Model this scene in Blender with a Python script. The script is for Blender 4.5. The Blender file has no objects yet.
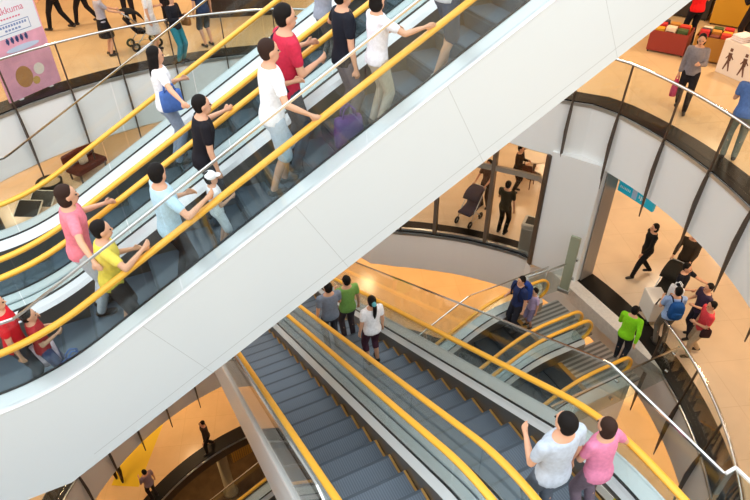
import bpy, bmesh, math, random
import numpy as np
from mathutils import Vector, Matrix
random.seed(4)
SC = bpy.context.scene
COL = SC.collection
R_ = math.radians
# ------------------------------------------------------------------ camera geometry (used to set real positions)
FPX = 619.56
_p, _r, _a, _s = map(R_, (38.827, -.770, 64.112, 28.147))
T = math.tan(_s)
_X = np.array([math.sin(_a), math.cos(_a), 0]); _Y = np.array([-math.cos(_a), math.sin(_a), 0]); _Z = np.array([0, 0, 1.])
_fw = np.array([0, math.cos(_p), -math.sin(_p)]); _up = np.array([0, math.sin(_p), math.cos(_p)]); _rt = np.array([1., 0, 0])
_rt2 = math.cos(_r)*_rt + math.sin(_r)*_up; _up2 = -math.sin(_r)*_rt + math.cos(_r)*_up
_B = np.array([_X, _Y, _Z]); RT = _B@_rt2; UP = _B@_up2; FW = _B@_fw
def ray(x, y): return ((x-375)*RT + (250-y)*UP + FPX*FW)/FPX
def onz(x, y, z): d = ray(x, y); return d*(z/d[2])
def ony(x, y, v): d = ray(x, y); return d*(v/d[1])
cam = bpy.data.cameras.new('camera'); cam.sensor_width = 36; cam.lens = 36*FPX/750; cam.clip_end = 200
co = bpy.data.objects.new('camera', cam); COL.objects.link(co)
M = Matrix(((RT[0], UP[0], -FW[0], 0), (RT[1], UP[1], -FW[1], 0), (RT[2], UP[2], -FW[2], 0), (0, 0, 0, 1)))
co.matrix_world = M; SC.camera = co

# ------------------------------------------------------------------ materials
def lin(h):
    h = h.lstrip('#'); o = []
    for i in (0, 2, 4):
        c = int(h[i:i+2], 16)/255; o.append(c/12.92 if c <= .04045 else ((c+.055)/1.055)**2.4)
    return (*o, 1)
MATS = {}
def mat(name, hexc, rough=.6, metal=0, spec=.5, noise=0, nscale=8):
    if name in MATS: return MATS[name]
    m = bpy.data.materials.new(name); m.use_nodes = True; nt = m.node_tree; b = nt.nodes['Principled BSDF']
    c = lin(hexc); b.inputs['Base Color'].default_value = c; b.inputs['Roughness'].default_value = rough
    b.inputs['Metallic'].default_value = metal; b.inputs['Specular IOR Level'].default_value = spec
    if noise:
        tc = nt.nodes.new('ShaderNodeTexCoord'); n = nt.nodes.new('ShaderNodeTexNoise'); n.inputs['Scale'].default_value = nscale; n.inputs['Detail'].default_value = 5
        r = nt.nodes.new('ShaderNodeValToRGB')
        r.color_ramp.elements[0].position = .3; r.color_ramp.elements[1].position = .7
        r.color_ramp.elements[0].color = (*[x*(1-noise) for x in c[:3]], 1); r.color_ramp.elements[1].color = (*[min(1, x*(1+noise)) for x in c[:3]], 1)
        nt.links.new(tc.outputs['Object'], n.inputs['Vector']); nt.links.new(n.outputs['Fac'], r.inputs['Fac']); nt.links.new(r.outputs['Color'], b.inputs['Base Color'])
    MATS[name] = m; return m
def glass(name, tint, refl=.07):
    m = bpy.data.materials.new(name); m.use_nodes = True; nt = m.node_tree; nt.nodes.clear()
    o = nt.nodes.new('ShaderNodeOutputMaterial'); mx = nt.nodes.new('ShaderNodeMixShader'); t = nt.nodes.new('ShaderNodeBsdfTransparent'); g = nt.nodes.new('ShaderNodeBsdfGlossy')
    lw = nt.nodes.new('ShaderNodeLayerWeight'); lw.inputs['Blend'].default_value = .5
    f = nt.nodes.new('ShaderNodeMath'); f.operation = 'POWER'; f.inputs[1].default_value = 4.5; nt.links.new(lw.outputs['Facing'], f.inputs[0])
    ad = nt.nodes.new('ShaderNodeMath'); ad.operation = 'MULTIPLY_ADD'; ad.inputs[1].default_value = .75; ad.inputs[2].default_value = refl; ad.use_clamp = True
    t.inputs['Color'].default_value = lin(tint); g.inputs['Roughness'].default_value = .02
    nt.links.new(f.outputs[0], ad.inputs[0]); nt.links.new(ad.outputs[0], mx.inputs[0])
    nt.links.new(t.outputs[0], mx.inputs[1]); nt.links.new(g.outputs[0], mx.inputs[2]); nt.links.new(mx.outputs[0], o.inputs[0]); return m
def tiles(name, hexc, hexj, size, joint, rough, noise=.06, rot=0):
    """polished stone paving in square slabs with thin joints"""
    m = mat(name, hexc, rough, 0, .5); nt = m.node_tree; b = nt.nodes['Principled BSDF']
    tc = nt.nodes.new('ShaderNodeTexCoord'); mp = nt.nodes.new('ShaderNodeMapping'); mp.inputs['Rotation'].default_value[2] = R_(rot)
    br = nt.nodes.new('ShaderNodeTexBrick'); br.offset = 0; br.inputs['Scale'].default_value = 1; br.inputs['Brick Width'].default_value = size; br.inputs['Row Height'].default_value = size
    br.inputs['Mortar Size'].default_value = joint; c = lin(hexc)
    br.inputs['Color1'].default_value = c; br.inputs['Color2'].default_value = (*[x*(1-noise) for x in c[:3]], 1); br.inputs['Mortar'].default_value = lin(hexj)
    n = nt.nodes.new('ShaderNodeTexNoise'); n.inputs['Scale'].default_value = 1.3; n.inputs['Detail'].default_value = 6
    mix = nt.nodes.new('ShaderNodeMixRGB'); mix.blend_type = 'MULTIPLY'; mix.inputs[0].default_value = .25
    for a, q in ((tc.outputs['Object'], mp.inputs[0]), (mp.outputs[0], br.inputs['Vector']), (tc.outputs['Object'], n.inputs['Vector']), (br.outputs['Color'], mix.inputs[1]), (n.outputs['Fac'], mix.inputs[2]), (mix.outputs[0], b.inputs['Base Color'])):
        nt.links.new(a, q)
    return m
def grooved(name, hexa, hexb, axis, period, rough=.4, metal=.6):
    """ribbed metal: thin alternating ribs along one axis"""
    m = mat(name, hexa, rough, metal); nt = m.node_tree; b = nt.nodes['Principled BSDF']
    tc = nt.nodes.new('ShaderNodeTexCoord'); sp = nt.nodes.new('ShaderNodeSeparateXYZ'); mu = nt.nodes.new('ShaderNodeMath'); mu.operation = 'MULTIPLY'; mu.inputs[1].default_value = 1/period
    fr = nt.nodes.new('ShaderNodeMath'); fr.operation = 'FRACT'; gt = nt.nodes.new('ShaderNodeMath'); gt.operation = 'GREATER_THAN'; gt.inputs[1].default_value = .5
    mx = nt.nodes.new('ShaderNodeMixRGB'); mx.inputs[1].default_value = lin(hexa); mx.inputs[2].default_value = lin(hexb)
    nt.links.new(tc.outputs['Object'], sp.inputs[0]); nt.links.new(sp.outputs[axis], mu.inputs[0]); nt.links.new(mu.outputs[0], fr.inputs[0]); nt.links.new(fr.outputs[0], gt.inputs[0]); nt.links.new(gt.outputs[0], mx.inputs[0]); nt.links.new(mx.outputs[0], b.inputs['Base Color'])
    return m
def cladding_mat(name, hexc):
    """white painted panels with thin joints square to the slope"""
    m = mat(name, hexc, .32, 0, .5); nt = m.node_tree; b = nt.nodes['Principled BSDF']; N = nt.nodes.new; Lk = nt.links.new
    tc = N('ShaderNodeTexCoord'); sp = N('ShaderNodeSeparateXYZ'); Lk(tc.outputs['Object'], sp.inputs[0])
    def mth(op, a, b_=None, c=None):
        n = N('ShaderNodeMath'); n.operation = op
        for i, v in enumerate((a, b_, c)):
            if v is None: continue
            if isinstance(v, (int, float)): n.inputs[i].default_value = v
            else: Lk(v, n.inputs[i])
        return n.outputs[0]
    u, z = sp.outputs[0], sp.outputs[2]
    t = mth('ADD', mth('MULTIPLY', u, math.cos(_s)), mth('MULTIPLY', z, math.sin(_s)))
    inc = mth('GREATER_THAN', u, .1)
    tt = mth('ADD', mth('MULTIPLY', t, inc), mth('MULTIPLY', mth('ADD', u, .8), mth('SUBTRACT', 1, inc)))
    f1 = mth('ABSOLUTE', mth('SUBTRACT', mth('FRACT', mth('MULTIPLY', mth('ADD', tt, 20.0-CLAD0), 1/2.03)), .5))
    l1 = mth('LESS_THAN', f1, .0016)
    h = mth('SUBTRACT', z, mth('MULTIPLY', u, .522))
    l2 = mth('MULTIPLY', mth('LESS_THAN', mth('ABSOLUTE', mth('ADD', h, .74)), .005), inc)
    mx = N('ShaderNodeMixRGB'); mx.inputs[1].default_value = lin(hexc); mx.inputs[2].default_value = lin('#8f9694')
    Lk(mth('MULTIPLY', mth('MAXIMUM', l1, l2), .5), mx.inputs[0]); Lk(mx.outputs[0], b.inputs['Base Color']); return m

CLAD0 = 2.105
M_yel = mat('amber_rubber', '#f3b43a', .3, 0, .5)
M_rail_dark = mat('rail_lip', '#3a2c14', .5)
M_white = mat('white_panel', '#eceeed', .35)
M_fascia = mat('fascia_white', '#f0f3f3', .4)
M_steel = mat('brushed_steel', '#c4c8c8', .28, .85)
M_bright = mat('light_steel', '#e2e6e8', .3, .2)
M_skirt = mat('skirt_steel', '#8d8378', .3, .8)
M_chrome = mat('polished_steel', '#d5d6d4', .15, 1)
M_bronze = mat('bronze_metal', '#5c5046', .4, .6)
M_black = mat('black_plastic', '#17181a', .5)
M_granite = mat('black_granite', '#14110f', .45, 0, .22, .35, 30)
M_floor = tiles('marble_floor', '#e6c89c', '#d6b78a', 1.2, .006, .22, .03, 20)
M_lfloor = tiles('beige_marble', '#ead2b4', '#dbc1a0', 1.2, .006, .25, .03, 20)
M_dfloor = mat('dark_floor', '#6b5236', .3, 0, .5, .2, 3)
M_strip = mat('grey_stone', '#d9d2c8', .5, 0, .4, .08, 14)
M_ceil = mat('ceiling_paint', '#e2d4bd', .8)
M_wall = mat('block_wall_tan', '#b98a55', .7, 0, .3, .1, 1)
M_glass = glass('clear_glass', '#fafcfc', .03)
M_gglass = glass('green_glass', '#f0f6f6', .04)
M_wglass = glass('window_glass', '#f6f4f0', .025)
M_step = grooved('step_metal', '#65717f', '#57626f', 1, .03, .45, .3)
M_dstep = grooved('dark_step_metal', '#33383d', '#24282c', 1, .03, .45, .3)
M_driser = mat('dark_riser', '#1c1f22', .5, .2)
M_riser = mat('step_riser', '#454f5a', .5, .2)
M_sty = mat('step_yellow', '#a87c3a', .5)
M_plate = grooved('landing_metal', '#b9bab8', '#7c7d7d', 1, .12, .35, .7)
M_clad = cladding_mat('escalator_cladding', '#d3dbdd')
M_skin = mat('skin', '#d7a384', .55, 0, .35)
M_eye = mat('eye', '#20160f', .3)
M_lip = mat('lips', '#a85a50', .5)
M_hair = mat('dark_hair', '#15100e', .75, 0, .2)
M_hairb = mat('brown_hair', '#33211a', .75, 0, .2)
M_shoe = mat('dark_shoe', '#26211f', .5)
M_wshoe = mat('white_shoe', '#cfcac4', .5)
def cloth(h): return mat('cloth_'+h.strip('#'), h, .85, 0, .2, .1, 25)

# ------------------------------------------------------------------ object helpers
def link(o, parent=None):
    COL.objects.link(o)
    if parent: o.parent = parent
    return o
def tag(o, label, cat, group=None, kind=None):
    o['label'] = label; o['category'] = cat
    if group: o['group'] = group
    if kind: o['kind'] = kind
    return o
def thing(name, label, cat, loc=(0, 0, 0), rz=0, group=None):
    o = bpy.data.objects.new(name, None); o.location = loc; o.rotation_euler = (0, 0, R_(rz)); o.empty_display_size = .1; link(o); return tag(o, label, cat, group)
def mesh(name, V, F, m, parent=None, smooth=False, mi=None):
    me = bpy.data.meshes.new(name); me.from_pydata([tuple(map(float, v)) for v in V], [], F)
    for x in (m if isinstance(m, (list, tuple)) else [m]): me.materials.append(x)
    if mi: me.polygons.foreach_set('material_index', mi)
    bm = bmesh.new(); bm.from_mesh(me); bmesh.ops.recalc_face_normals(bm, faces=bm.faces); bm.to_mesh(me); bm.free()
    if smooth: me.polygons.foreach_set('use_smooth', [True]*len(me.polygons))
    o = bpy.data.objects.new(name, me); return link(o, parent)
class MB:
    def __init__(s): s.V = []; s.F = []; s.I = []
    def add(s, V, F, mi=0):
        n = len(s.V); s.V += [tuple(v) for v in V]; s.F += [tuple(i+n for i in f) for f in F]; s.I += [mi]*len(F); return s
    def box(s, a, b, mi=0):
        (x0, y0, z0), (x1, y1, z1) = a, b
        return s.add([(x0, y0, z0), (x1, y0, z0), (x1, y1, z0), (x0, y1, z0), (x0, y0, z1), (x1, y0, z1), (x1, y1, z1), (x0, y1, z1)],
                     [(0, 3, 2, 1), (4, 5, 6, 7), (0, 1, 5, 4), (1, 2, 6, 5), (2, 3, 7, 6), (3, 0, 4, 7)], mi)
    def rbox(s, a, b, r=.02, mi=0):
        """box with chamfered vertical and top edges"""
        (x0, y0, z0), (x1, y1, z1) = a, b
        def ring(i, z): return [(x0+i+r, y0+i, z), (x1-i-r, y0+i, z), (x1-i, y0+i+r, z), (x1-i, y1-i-r, z), (x1-i-r, y1-i, z), (x0+i+r, y1-i, z), (x0+i, y1-i-r, z), (x0+i, y0+i+r, z)]
        rs = [ring(r*.6, z0), ring(0, z0+r*.6), ring(0, z1-r), ring(r*.7, z1)]
        V = sum(rs, []); F = [tuple(range(7, -1, -1)), tuple(range(24, 32))]
        for k in range(3):
            for i in range(8): F.append((k*8+i, k*8+(i+1) % 8, k*8+8+(i+1) % 8, k*8+8+i))
        return s.add(V, F, mi)
    def rings(s, rings, closed=True, caps=True, mi=0):
        n = len(rings[0]); V = [p for r in rings for p in r]; F = []
        for k in range(len(rings)-1):
            for i in range(n if closed else n-1):
                F.append((k*n+i, k*n+(i+1) % n, (k+1)*n+(i+1) % n, (k+1)*n+i))
        if caps: F += [tuple(range(n-1, -1, -1)), tuple(range((len(rings)-1)*n, len(rings)*n))]
        return s.add(V, F, mi)
    def tube(s, pts, r, n=10, mi=0):
        pts = [np.array(p, float) for p in pts]; rr = r if isinstance(r, (list, tuple)) else [r]*len(pts); rings = []; prev = None
        for i, p in enumerate(pts):
            d = pts[min(i+1, len(pts)-1)]-pts[max(i-1, 0)]; d = d/(np.linalg.norm(d)+1e-9)
            if prev is None: a = np.array([0, 0, 1.]) if abs(d[2]) < .9 else np.array([1., 0, 0])
            else: a = prev
            a = a-d*(a@d); a = a/(np.linalg.norm(a)+1e-9); prev = a; b = np.cross(d, a)
            rings.append([p+rr[i]*(math.cos(2*math.pi*j/n)*a+math.sin(2*math.pi*j/n)*b) for j in range(n)])
        return s.rings(rings, True, True, mi)
    def cap(s, p0, r0, p1, r1, n=10, mi=0, flat=None):
        """tapered capsule"""
        p0 = np.array(p0, float); p1 = np.array(p1, float); d = p1-p0; L = np.linalg.norm(d)+1e-9; d = d/L; P = []; Rr = []
        for k in (80, 50, 22): P.append(p0-d*r0*math.sin(R_(k))); Rr.append(r0*math.cos(R_(k)))
        P += [p0, p1]; Rr += [r0, r1]
        for k in (22, 50, 80): P.append(p1+d*r1*math.sin(R_(k))); Rr.append(r1*math.cos(R_(k)))
        return s.tube(P, Rr, n, mi)
    def ell(s, c, r, n=12, mi=0, rot=None):
        rings = []; m = 9
        for k in range(m+1):
            t = -math.pi/2+math.pi*(k*.94+.03*m)/m
            rings.append([np.array([r[0]*math.cos(t)*math.cos(2*math.pi*j/n), r[1]*math.cos(t)*math.sin(2*math.pi*j/n), r[2]*math.sin(t)]) for j in range(n)])
        c = np.array(c, float)
        rings = [[c+(rot@p if rot is not None else p) for p in q] for q in rings]
        return s.rings(rings, True, True, mi)
    def prism(s, poly, z0, z1, mi=0):
        n = len(poly); return s.add([(x, y, z0) for x, y in poly]+[(x, y, z1) for x, y in poly], [tuple(range(n-1, -1, -1)), tuple(range(n, 2*n))]+[(i, (i+1) % n, n+(i+1) % n, n+i) for i in range(n)], mi)
    def lathe(s, prof, n=20, c=(0, 0), mi=0):
        return s.rings([[(c[0]+r*math.cos(2*math.pi*j/n), c[1]+r*math.sin(2*math.pi*j/n), z) for j in range(n)] for r, z in prof], True, True, mi)
    def xf(s, mtx):
        s.V = [tuple(mtx@Vector(v)) for v in s.V]; return s
    def build(s, name, m, parent=None, smooth=False): return mesh(name, s.V, s.F, m, parent, smooth, s.I if isinstance(m, (list, tuple)) else None)
def structure(o): o['kind'] = 'structure'; return o

# ------------------------------------------------------------------ atrium levels
CX, CY = 2.07, 7.80
F4, F3, F2, F1, F0, FB = -1.15, -6.05, -10.8, -15.6, -20.4, -25.2
def pol(r, th): return (CX+r*math.cos(R_(th)), CY+r*math.sin(R_(th)))
def interp(tab, x):
    xs, ys = zip(*tab); return float(np.interp(x, xs, ys))
R3T = [(-180, 7.97), (6, 7.95), (10, 7.86), (13, 7.62), (17, 7.42), (22, 7.34), (45, 7.35), (58, 7.7), (70, 7.97), (180, 7.97)]
R2T = [(-180, 8.0), (5, 7.97), (13, 7.97), (14, 7.52), (16.5, 7.68), (23.3, 7.42), (30, 7.2), (35.6, 7.0), (45, 6.74), (52, 6.7), (60, 7.3), (68, 7.95), (180, 8.0)]
def r3(t): return interp(R3T, t)
def r2(t): return interp(R2T, t)
ANG = [-180+2*k for k in range(181)]
def sector(mb, ra, rb, za, zb, angs, mi=0):
    """solid ring sector between radii ra(th), rb(th)"""
    rings = []
    for t in angs:
        a = ra(t) if callable(ra) else ra; b = rb(t) if callable(rb) else rb
        rings.append([(*pol(a, t), za), (*pol(b, t), za), (*pol(b, t), zb), (*pol(a, t), zb)])
    return mb.rings(rings, True, True, mi)
def level(z, rf, mfl, band=True, fas=1.5, fmat=None, outer=25, ANG=ANG):
    o = sector(MB(), lambda t: rf(t)+.03, outer, z-.45, z, ANG).build('floor', mfl); structure(o)
    if band:
        b = sector(MB(), lambda t: rf(t)-.02, lambda t: rf(t)+.52, z-.1, z+.006, ANG).build('trim_1', M_granite); structure(b)
    if fas:
        f = MB(); angs = ANG
        sector(f, lambda t: rf(t)-.02, lambda t: rf(t)+.10, z-fas, z-.02, angs)
        structure(f.build('trim_2', fmat or M_fascia))
        s = sector(MB(), lambda t: rf(t)-.05, lambda t: rf(t)+.0, z-.10, z-.03, ANG).build('trim_3', M_steel); structure(s)
        c = sector(MB(), lambda t: rf(t)+.10, outer, z-fas-.08, z-fas, ANG).build('ceiling', M_ceil); structure(c)
M_gfas = mat('fascia_grey', '#e9e7e3', .45)
level(F4, lambda t: 7.97, M_floor, False, 1.3, None, 25, [-46+2*k for k in range(101)])  # unseen upper floor added for its shade; camera side cut open for sky light
level(F3, r3, M_floor, True, 1.42)
level(F2, r2, M_lfloor, True, 1.35, M_gfas)
level(F1, lambda t: 7.05, M_floor, True, 1.5, M_gfas)
level(F0, lambda t: 7.1, M_floor, True, .55, mat('fascia_bronze', '#5e4a38', .35, .5))
structure(sector(MB(), .05, 25, FB-.3, FB, ANG).build('floor', M_dfloor))
structure(sector(MB(), 24.6, 25, FB, F4-.45, ANG).build('light_block_wall', M_wall))  # unseen outer wall ring, added to keep side daylight off the floors
# bridge slabs that carry the escalator landings across the void
structure(MB().box((-7, 5.0, F3-.35), (-3.2, 8.75, F3+.39)).build('floor', M_lfloor))
structure(MB().box((.8, 12.9, F2-.35), (4.1, 15.9, F2)).build('floor', M_lfloor))
E_LAND = MB().box((9.62, 5.05, F2-.4), (9.98, 9.0, F2+.004)).build('trim_4', M_strip); structure(E_LAND)

# ------------------------------------------------------------------ balcony railings
def arc(r, z, t0, t1, n=None):
    n = n or max(3, int(abs(t1-t0)/2)+1)
    return [(*pol(r(t) if callable(r) else r, t), z) for t in np.linspace(t0, t1, n)]
def fin(parent, rr, t, zf, low=-1.88, name='post'):
    """bowed steel fin: from the handrail past the floor edge to a pointed tip below the fascia"""
    prof = [(.00, 1.05), (-.035, .6), (-.06, .1), (-.115, -.25), (-.15, -.7), (-.13, -1.2), (-.085, low), (-.075, low), (-.055, -1.2), (-.045, -.7), (-.03, -.25), (-.022, .1), (.005, .6), (.035, 1.05)]
    a = R_(t); er = np.array([math.cos(a), math.sin(a)]); et = np.array([-er[1], er[0]]); c = np.array([CX, CY])
    V = []
    for s in (-.014, .014):
        for dr, dz in prof:
            p = c+er*(rr+dr)+et*s; V.append((p[0], p[1], zf+dz))
    n = len(prof); mb = MB().add(V, [tuple(range(n-1, -1, -1)), tuple(range(n, 2*n))]+[(i, (i+1) % n, n+(i+1) % n, n+i) for i in range(n)])
    return mb.build(name, M_bronze, parent)
def railing(label, rf, zf, t0, t1, posts, group=None, low=-1.88):
    o = thing('balcony_railing', label, 'railing', (0, 0, 0), 0, group)
    f = rf if callable(rf) else (lambda t: rf)
    hr = MB().tube(arc(lambda t: f(t)+.03, zf+1.06, t0, t1), .032, 10).build('handrail', M_chrome, o, True)
    for t in posts:
        fin(o, f(t), t, zf, low)
        p = pol(f(t)+.03, t); MB().tube([(p[0], p[1], zf+1.02), (p[0], p[1], zf+1.06)], .014, 8).build('bracket', M_chrome, hr)
    ed = [t0]+sorted(posts)+[t1]
    for a, b in zip(ed[:-1], ed[1:]):
        if b-a < 1: continue
        sector(MB(), lambda t: f(t)+.075, lambda t: f(t)+.088, zf+.03, zf+1.06, np.linspace(a+.15, b-.15, 6)).build('glass_panel', M_glass, o)
    return o
railing('long curved glass railing with steel handrail and dark fins below the pink display board', r3, F3, 58, 140, [61.6, 70.9, 80.2, 89.5, 98.8, 107.9, 117.3, 126.8, 136])
railing('curved glass railing at upper floor edge, man in blue shirt leaning on it', r3, F3, -40, 20, [12.6, 5.3, -3.7, -12.8, -21.9, -31])
railing('curved glass railing with steel brackets on the lower beige floor', r2, F2, -60, -14.5, [-15.5, -24.5, -33.5, -42.5, -51.5])
# hidden-run fascia fins of lower rings seen under the white cladding
for t in [95, 104.3, 113.6, 122.9, 132.2]:
    pass
railing('curved railing with dark fins on the grey fascia under white escalator', lambda t: 7.05, F1, 86, 150, [95.5, 104.5, 113.5, 122.5, 131.5, 140.5], None, -1.9)

# ------------------------------------------------------------------ escalators
def ramp(u, L, c=.6):
    def q(x):
        if x <= -c: return 0
        if x >= c: return x
        return (x+c)**2/(4*c)
    return T*(q(u)-q(u-L))
class Esc:
    def __init__(s, label, loc, rz, L, w, lo=2.3, hi=2.3, yellow=False, near=True, far=True, group=None, clad=None, dtop=-.56, steps=True, bars=(), dark=False):
        s.L = L; s.w = w; s.loc = np.array(loc, float); s.rz = rz; s.lo = lo; s.hi = hi
        s.root = thing('escalator', label, 'escalator', loc, rz, group)
        a, b = -lo, L+hi
        us = sorted(set([round(x, 3) for x in [-.25]+list(np.linspace(a, -.8, 5))+list(np.linspace(-.8, .8, 17))+list(np.linspace(.8, L-.8, 4))+list(np.linspace(L-.8, L+.8, 17))+list(np.linspace(L+.8, b, 4))]))
        H = .98
        # handrails
        for sd in (1, -1):
            P = []; r = .30; c0 = (a+.15, H-r); c1 = (b-.15, ramp(b, L)+H-r)
            for k in range(250, 89, -16): P.append((c0[0]+r*math.cos(R_(k)), c0[1]+r*math.sin(R_(k))))
            P += [(u, ramp(u, L)+H) for u in us if a+.2 < u < b-.2]
            for k in range(90, -71, -16): P.append((c1[0]+r*math.cos(R_(k)), c1[1]+r*math.sin(R_(k))))
            rings = []
            for i, p in enumerate(P):
                d = np.array(P[min(i+1, len(P)-1)])-np.array(P[max(i-1, 0)]); d = d/np.linalg.norm(d); n = np.array([-d[1], d[0]])
                ring = []
                for v, h in [(-.036, -.03), (-.041, 0), (-.028, .016), (.028, .016), (.041, 0), (.036, -.03), (.02, -.034), (-.02, -.034)]:
                    q = np.array(p)+n*h; ring.append((q[0], sd*w+v, q[1]))
                rings.append(ring)
            MB().rings(rings).build('handrail', M_yel, s.root, True)
            # newel discs and glass balustrade
            edges = np.linspace(a+.1, b-.1, int((b-a)/1.35)+1)
            for e0, e1 in zip(edges[:-1], edges[1:]):
                uu = [e0+.006]+[u for u in us if e0+.05 < u < e1-.05]+[e1-.006]
                sk = .22 if e0 > .3 and e1 < L-.1 else 0
                rr = []
                for u in uu:
                    zt = ramp(u, L)+H-.035
                    rr.append([(u, sd*w-.005, ramp(u, L)+H+dtop-.02), (u, sd*w+.005, ramp(u, L)+H+dtop-.02), (u, sd*w+.005, zt), (u, sd*w-.005, zt)])
                MB().rings(rr).build('glass_panel', M_gglass, s.root)
            for c in (c0, c1):
                dsc = MB(); rings = []
                for v in (-.006, .006): rings.append([(c[0]+.27*math.cos(R_(k)), sd*w+v, c[1]+.27*math.sin(R_(k))) for k in range(0, 360, 20)])
                dsc.rings(rings).build('newel_glass', M_gglass, s.root)
            # inner skirt, deck
            def strip(name, prof, m, bev=False):
                rr = [[(u, sd*v, ramp(u, L)+z) for v, z in prof] for u in us]
                return MB().rings(rr).build(name, m, s.root)
            dz = H+dtop
            strip('skirt', [(.515, -.28), (.53, -.28), (.53, dz-.10), (.515, dz-.10)], M_skirt)
            strip('inner_deck', [(.512, dz-.10), (.56, dz-.10), (w-.012, dz-.03), (w-.012, dz), (.552, dz-.05)], M_bright)
            strip('seal', [(w-.014, dz-.04), (w+.014, dz-.04), (w+.014, dz+.012), (w-.014, dz+.012)], M_black)
            outer = w+.25 if (sd == -1 and near) or (sd == 1 and far) else w+.15
            strip('outer_deck', [(w+.012, dz-.04), (outer, dz-.04), (outer+.012, dz-.02), (outer, dz), (w+.012, dz)], M_bright)
            if sd == -1: s.out_n = outer
            else: s.out_f = outer
        # cladding body under the steps: two side panels and the underside
        dz = H+dtop
        B = []
        for u in us:
            z0 = -1.03+.522*min(max(u+.25, 0), L+.25)
            zt = ramp(u, L)+dz-.03; n, f = -s.out_n, s.out_f
            B.append([(u, n, zt), (u, n, z0), (u, f, z0), (u, f, zt), (u, f-.05, zt), (u, f-.05, z0+.06), (u, n+.05, z0+.06), (u, n+.05, zt)])
        MB().rings(B).build('cladding', clad or M_steel, s.root)
        # steps
        global STEPS
        key = (yellow, dark)
        if key not in STEPS:
            m = MB(); m.box((-.2, -.505, -.05), (.2, .505, 0), 0)
            prof = [(-.2, -.05), (-.19, -.16), (-.165, -.26), (-.14, -.26), (-.165, -.15), (-.17, -.05)]
            m.rings([[(x, y, z) for x, z in prof] for y in (-.505, .505)], True, True, 1)
            if yellow:
                for y in (-1, 1): m.box((-.2, min(y*.475, y*.506), -.02), (.2, max(y*.475, y*.506), .003), 2)
                m.box((-.2, -.5, -.03), (-.165, .5, .002), 1)
            else: m.box((-.2, -.5, -.03), (-.165, .5, .002), 1)
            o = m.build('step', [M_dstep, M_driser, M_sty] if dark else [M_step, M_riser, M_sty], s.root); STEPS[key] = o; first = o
        else: first = None
        u = a+.9; 
        while u < b-.8:
            o = first if first else STEPS[key].copy()
            if not first: COL.objects.link(o); o.parent = s.root
            first = None
            o.location = (u, 0, ramp(u, L, .35)); u += .4
        s.u0 = a+.9
        for ua, ub, z in ((a-.6, a+.7, 0), (b-.7, b+.6, ramp(b, L))):
            lp = MB().box((ua, -w-.05, z-.05), (ub, w+.05, z+.004)).build('landing_plate', M_plate, s.root)
            uc = ub if ua < 0 else ua
            MB().box((uc-.05, -.5, z-.02), (uc+.05, .5, z+.014)).build('comb', M_sty, lp)
        # tall glass guard standing on the outer deck with a slim metal top edge
        for sd, g0, g1, gc in bars:
            off = sd*(w+.215); top = lambda u: min(ramp(u, L, .05)+H+(.55 if gc > 2 or gc > 1.2 else .43), L*T+gc)
            uu = sorted(set([g0]+[round(x, 3) for x in us if g0 < x < g1]+[round(x, 3) for x in np.linspace(L-1.2, min(L+.3, g1), 7)]+[g1]))
            eds = np.linspace(g0, g1, max(2, int((g1-g0)/2.03)+1))
            for e0, e1 in zip(eds[:-1], eds[1:]):
                un = [e0+.008]+[x for x in uu if e0+.03 < x < e1-.03]+[e1-.008]
                MB().rings([[(x, off-.006, ramp(x, L)+dz), (x, off+.006, ramp(x, L)+dz), (x, off+.006, top(x)), (x, off-.006, top(x))] for x in un]).build('guard_glass', M_glass, s.root)
            MB().rings([[(x, off-.011, top(x)-.012), (x, off+.011, top(x)-.012), (x, off+.011, top(x)+.012), (x, off-.011, top(x)+.012)] for x in uu]).build('guard_edge', M_chrome, s.root)
    def world(s, u, v, dz=0):
        a = R_(s.rz); z = s.loc[2]+ramp(u, s.L)+dz
        return np.array([s.loc[0]+u*math.cos(a)-v*math.sin(a), s.loc[1]+u*math.sin(a)+v*math.cos(a), z])
    def local(s, P):
        a = R_(s.rz); d = P-s.loc; return d[0]*math.cos(a)+d[1]*math.sin(a), -d[0]*math.sin(a)+d[1]*math.cos(a), d[2]
    def tread(s, u):
        k = round((u-s.u0)/.4); uc = s.u0+.4*k; return s.loc[2]+ramp(uc, s.L, .35)
STEPS = {}
U_Z = -3.99+T*-1.25-.98
UN = Esc('near rising escalator crowded with riders, white side cladding', (-1.25, 6.05, U_Z), 0, 8.4, .63, 3, 2.5, False, True, False, None, M_clad, -.52, bars=((-1, -2.8, 10.2, 9),))
UF = Esc('far escalator behind the crowded one, woman in white blouse riding it', (-1.25, 7.68, U_Z), 0, 8.4, .63, 3, 2.5, False, False, True, None, M_clad, -.52, bars=((1, -2.8, 10.2, 9),))
LZ = -.535*10.9-3.97-.98
LL = Esc('empty dark-stepped escalator running down beside the steel band and glass edge', (1.61, 10.9, LZ), -90, 8.5, .603, 2.2, 2.6, True, True, False, None, mat('pale_steel', '#eceeee', .35, .1), -.6, bars=((-1, .5, 10.8, 1.28),))
LR = Esc('descending escalator carrying the girl with ponytail and man in green', (3.15, 10.9, LZ), -90, 8.5, .59, 2.2, 2.6, True, False, True, None, M_bright, -.6, bars=((1, .5, 9.57, 1.36),))
EZ = F2-T*9.0-.0
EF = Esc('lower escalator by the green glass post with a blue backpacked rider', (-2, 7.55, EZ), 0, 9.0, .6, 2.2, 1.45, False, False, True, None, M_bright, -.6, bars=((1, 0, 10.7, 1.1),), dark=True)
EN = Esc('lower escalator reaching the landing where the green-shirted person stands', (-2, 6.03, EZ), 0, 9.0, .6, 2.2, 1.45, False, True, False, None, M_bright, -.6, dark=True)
EB = Esc('dim escalator with yellow handrail far below at the bottom level', (-.6, 13.2, FB+.02), 0, 8.0, .6, 1.5, 1, False, True, True, None, M_bright, -.6)
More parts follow.
